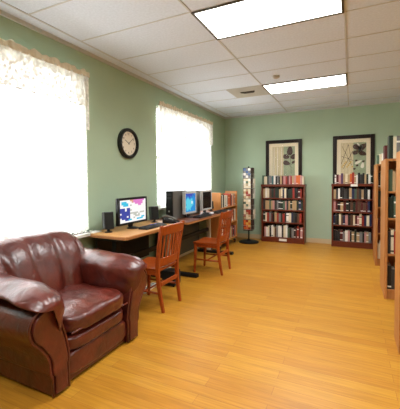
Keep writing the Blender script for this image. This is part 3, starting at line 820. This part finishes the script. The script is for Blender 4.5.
def arm_pad(s):
    sec = smooth_loop(PADSEC, 4); n = len(sec); bm = bmesh.new(); rings = []
    ctr = Vector((.42, .635)); N = 44; x0, x1 = .20, 1.115
    for i in range(N+1):
        t = -1+2*math.sin(PI/2*(i/N))**1.0 if False else -math.cos(PI*i/N)
        k = (1-abs(t)**5)**(1/3.2) if abs(t) < 1 else 0
        k = max(k, .02)
        x = (x0+x1)/2+(x1-x0)/2*t
        fr = max(0, (t-.45)/.55)
        ring = []
        for q, p in enumerate(sec):
            d = p-ctr
            th = math.atan2(d.y, d.x)
            c2 = Vector((ctr.x+.02*fr, ctr.y-.01*fr))
            kk = k*(1+.05*fr*math.sin(th*9+1.3)*min(1, k*1.5))
            P = c2+d*kk
            P.x += .025*max(0, t)**2
            v = Vector((x, s*P.x, P.y-.02*max(0, t)**3-.022*(t+1)/2+.012))
            w = .008*noise.noise((x*7, P.x*12, P.y*12+s*5))+.007*noise.noise((x*16+P.y*20, P.x*9, P.y*7+s*3))
            dn = Vector((0, s*d.x, d.y)).normalized()
            ring.append(bm.verts.new(v+dn*w))
        rings.append(ring)
    for A, Bq in zip(rings, rings[1:]):
        for q in range(n): bm.faces.new((A[q], A[(q+1) % n], Bq[(q+1) % n], Bq[q]))
    bm.faces.new(rings[0][::-1]); bm.faces.new(rings[-1])
    return bm
PROF = [(.312, .012), (.315, .18), (.325, .33), (.368, .47), (.415, .565), (.485, .605), (.555, .575), (.592, .51), (.578, .43), (.52, .355), (.463, .26), (.44, .14), (.435, .012)]
def prof_loop(inset=0):
    pts = smooth_loop(PROF[1:-1], 5)
    # open ends at the bottom : drop the wrapped segment, close with straight lines
    pts = pts[:len(pts)-5]+[Vector(PROF[-2])]
    pts = [Vector(PROF[0])]+pts+[Vector(PROF[-1])]
    if inset:
        c = []
        n = len(pts)
        for i in range(n):
            a, b = pts[i-1], pts[(i+1) % n]; tn = (b-a).normalized(); c.append(pts[i]+Vector((tn.y, -tn.x))*inset)
        pts = c
    return pts
for s in (-1, 1):
    loop = [(s*p[0], p[1]) for p in prof_loop()]
    arm = link('armrest', extrude_poly(bmesh.new(), loop, 'x', .16, 1.055), L_, ac, bevel=.008, segs=2)
    inn = [(s*p[0], p[1]) for p in prof_loop(.016)]
    link('front_panel', extrude_poly(bmesh.new(), inn, 'x', 1.05, 1.073), L_, arm, bevel=.010, segs=3)
    bm = bmesh.new(); tube(bm, [(1.058, p[0], p[1]+.002) for p in loop], .0085, 8)
    link('piping', bm, L_, arm, smooth=True)
    link('arm_pad', arm_pad(s), L_, arm, smooth=True)
for sx in (.26, .98):
    for sy in (-.37, .37): link('foot', B(sx-.03, sx+.03, sy-.03, sy+.03, 0, .013), M['black'], ac)

# greenery on the end of the window sill
t = thing('leaf_sprig', 'small dark green leaf sprig on the window sill behind the armchair', 'greenery', (.115, 2.50, .80))
pts = [(.0, -.2, .012), (.03, -.1, .02), (.0, .0, .016), (.03, .08, .02), (.02, .17, .014)]
link('stem', tube(bmesh.new(), smooth_pts(pts), .005, 6), M['twig'], t, smooth=True)
bm = bmesh.new()
for k in range(34):
    a = rnd.uniform(-PI/2, PI/2); y = rnd.uniform(-.2, .2); L = rnd.uniform(.04, .065); el = rnd.uniform(.0, .9)
    d = Vector((math.cos(a)*math.cos(el), math.sin(a)*math.cos(el), math.sin(el))); sd = d.cross(Vector((0, 0, 1))).normalized()
    p = Vector((.02, y, .016)); q = p+d*L
    vs = [bm.verts.new(v) for v in (p, p+d*L*.5+sd*.015+Vector((0, 0, .004)), q, p+d*L*.5-sd*.015+Vector((0, 0, .004)))]
    bm.faces.new((vs[0], vs[1], vs[2])); bm.faces.new((vs[0], vs[2], vs[3]))
link('leaves', bm, M['leaf'], t)

# ------------------------------------------------------------------ book cart
CX0, CX1, CY0, CY1 = .22, .50, 5.66, 6.64
t = thing('book_cart', 'light oak wheeled book cart between the desks and the back corner', 'cart', (CX0, CY0, 0))
w, L = CX1-CX0, CY1-CY0
for ya in (0, L-.025): link('end_panel', B(0, w, ya, ya+.025, .10, 1.13), M['oakcart'], t, bevel=.006)
link('back_panel', B(0, .014, .025, L-.025, .14, 1.08), M['oakcart'], t)
cz = [.16, .50, .83]
for z in cz: link('shelf', B(.014, w, .025, L-.025, z-.022, z), M['oakcart'], t, bevel=.002)
for xa in (.05, w-.05):
    for ya in (.05, L-.05):
        c = link('caster', tube(bmesh.new(), [(xa-.013, ya, .046), (xa+.013, ya, .046)], .045, 16), M['black'], t)
        link('fork', B(xa-.02, xa+.02, ya-.012, ya+.012, .085, .10), M['silver'], c)
nm = ['bottom', 'middle', 'top']
fx = [['cream', 'pink', 'white', 'cream', 'pink', 'red', 'white', 'orange', 'cream', 'tan'], ['white', 'dark grey', 'white', 'cream', 'orange', 'red', 'tan', 'orange'],
      ['black', 'dark green', 'white', 'dark grey', 'black', 'white', 'cream', 'grey', 'white', 'black', 'orange', 'red', 'orange', 'maroon', 'red', 'black']]
for i, z in enumerate(cz):
    # rows run from the near end (left in the photo) to the far end; spines face +x
    book_row((CX1-.02, CY0+.05, z), PI/2, L-.10, .3, 'on the %s shelf of the oak book cart' % nm[i], BRIGHT, .20, .26, .17, .03, .052, fx[i])

# ------------------------------------------------------------------ spinner rack
t = thing('spinner_rack', 'tall dark spinner rack of magazines in the back left corner', 'rack', (.735, 6.72, 0))
link('base', lathe(bmesh.new(), [(.215, .001), (.215, .02), (.19, .035), (.05, .05), (.03, .07)], seg=36), M['black'], t, smooth=False)
link('pole', tube(bmesh.new(), [(0, 0, .06), (0, 0, 1.66)], .016, 12), M['black'], t, smooth=True)
link('column', B(-.098, .098, -.098, .098, .27, 1.63), M['rack'], t, bevel=.006)
NR = 6; z0r = .30; st = .222
for k in range(NR):
    z = z0r+st*k
    bm = bmesh.new()
    for (ax) in range(4):
        m4 = Matrix.Rotation(ax*PI/2, 4, 'Z')
        P = [(-.088, -.099, z), (-.088, -.135, z), (.088, -.135, z), (.088, -.099, z)]
        tube(bm, [m4 @ Vector(p) for p in P], .0025, 5)
        P = [(-.088, -.099, z+.08), (-.088, -.14, z+.085), (.088, -.14, z+.085), (.088, -.099, z+.08)]
        tube(bm, [m4 @ Vector(p) for p in P], .0025, 5)
        for xx in (-.088, 0, .088): tube(bm, [m4 @ Vector((xx, -.135, z)), m4 @ Vector((xx, -.14, z+.085))], .002, 5)
    link('wire_pocket', bm, M['wire'], t)
def magazine(loc, rz, cols, label, tilt=.06):
    """stands in a pocket, cover facing local -y"""
    keys = list(dict.fromkeys(c for r in cols for c in r))
    bm = bmesh.new()
    n, m_ = len(cols), len(cols[0]); w, h = .155, .205
    box(bm, -w/2, w/2, .0006, .007, 0, h, len(keys))
    for j in range(n):
        for i in range(m_):
            x0 = -w/2+w*i/m_; x1 = x0+w/m_; zt = h-h*j/n; zb = zt-h/n
            vs = [bm.verts.new(c) for c in ((x0, 0, zb), (x1, 0, zb), (x1, 0, zt), (x0, 0, zt))]
            bm.faces.new(vs).material_index = keys.index(cols[j][i])
    mm = []
    for k in keys:
        mk = 'book_'+k.replace(' ', '_')
        if mk not in M: M[mk] = mat(mk, BC[k], .45, noise_amt=.1, noise_scale=6)
        mm.append(M[mk])
    o = link('magazine', bm, mm+[M['paper']], None)
    o.location = loc; o.rotation_euler = (-tilt, 0, rz)
    tag(o, label, 'magazine', 'magazines in the spinner rack')
c_, w_, r_, g_, o_, n_, t_, y_, bl, gy = 'cream', 'white', 'red', 'green', 'orange', 'navy', 'tan', 'yellow', 'blue', 'grey'
mags = [('orange and yellow', [[o_, r_, y_], [o_, y_, o_], [r_, o_, y_], [o_, o_, r_]]), ('red and cream', [[c_, r_, r_], [c_, t_, r_], [r_, c_, t_], [t_, c_, c_]]),
        ('cream and green', [[c_, c_, w_], [g_, c_, c_], [c_, g_, c_], [c_, c_, w_]]), ('tan and red', [[c_, t_, c_], [t_, r_, c_], [c_, r_, r_], [t_, c_, t_]]),
        ('cream', [[c_, c_, w_], [w_, g_, c_], [c_, t_, w_], [c_, c_, c_]]), ('blue and white', [[bl, gy, w_], [gy, bl, gy], [w_, gy, bl], [gy, w_, gy]])]
tiers = ['lowest', 'second lowest', 'third lowest', 'third highest', 'second highest', 'highest']
for k, (nm_, cc) in enumerate(mags):
    magazine((.735, 6.72-.120, z0r+st*k+.003), 0, cc, '%s magazine in the %s front pocket of the spinner rack' % (nm_, tiers[k]), -.03)
for k in (1, 3, 4):
    magazine((.735+.120, 6.72, z0r+st*k+.003), PI/2, [[w_, c_], [t_, w_]] if k != 3 else [[gy, w_], [w_, w_]], '%s magazine in the %s right side pocket of the spinner rack' % ('pale' if k != 3 else 'grey and white', tiers[k]), -.03)

# ------------------------------------------------------------------ world, camera
wd = bpy.data.worlds.new('sky'); S.world = wd; wd.use_nodes = True
bg = wd.node_tree.nodes['Background']; bg.inputs[0].default_value = (.94, .975, 1, 1); bg.inputs[1].default_value = 8

f, yaw, pitch, roll, CX, CZ, px, py = 318.18, .4492, -.0352, -.009, 2.757, 1.39, 198.37, 190.54
cam = bpy.data.cameras.new('camera'); co = bpy.data.objects.new('camera', cam); C.objects.link(co)
sy, cy_, sp, cp = math.sin(yaw), math.cos(yaw), math.sin(pitch), math.cos(pitch)
fw = Vector((-sy*cp, cy_*cp, sp)); rt = Vector((cy_, sy, 0)); up = rt.cross(fw)
r2 = math.cos(roll)*rt+math.sin(roll)*up; u2 = -math.sin(roll)*rt+math.cos(roll)*up
co.matrix_world = Matrix(((r2.x, u2.x, -fw.x, CX), (r2.y, u2.y, -fw.y, 0), (r2.z, u2.z, -fw.z, CZ), (0, 0, 0, 1)))
cam.sensor_fit = 'HORIZONTAL'; cam.sensor_width = 36; cam.lens = 36*f/400
# sensor is fitted to the larger side (409 px) only in AUTO; HORIZONTAL keeps 400 px = 36 mm
cam.shift_x = -(px-200)/400; cam.shift_y = (py-204.5)/400
cam.clip_start = .05
S.camera = co
S.view_settings.view_transform = 'Standard'; S.view_settings.look = 'None'
S.view_settings.gamma = 1; S.view_settings.use_curve_mapping = False
S.view_settings.exposure = .22
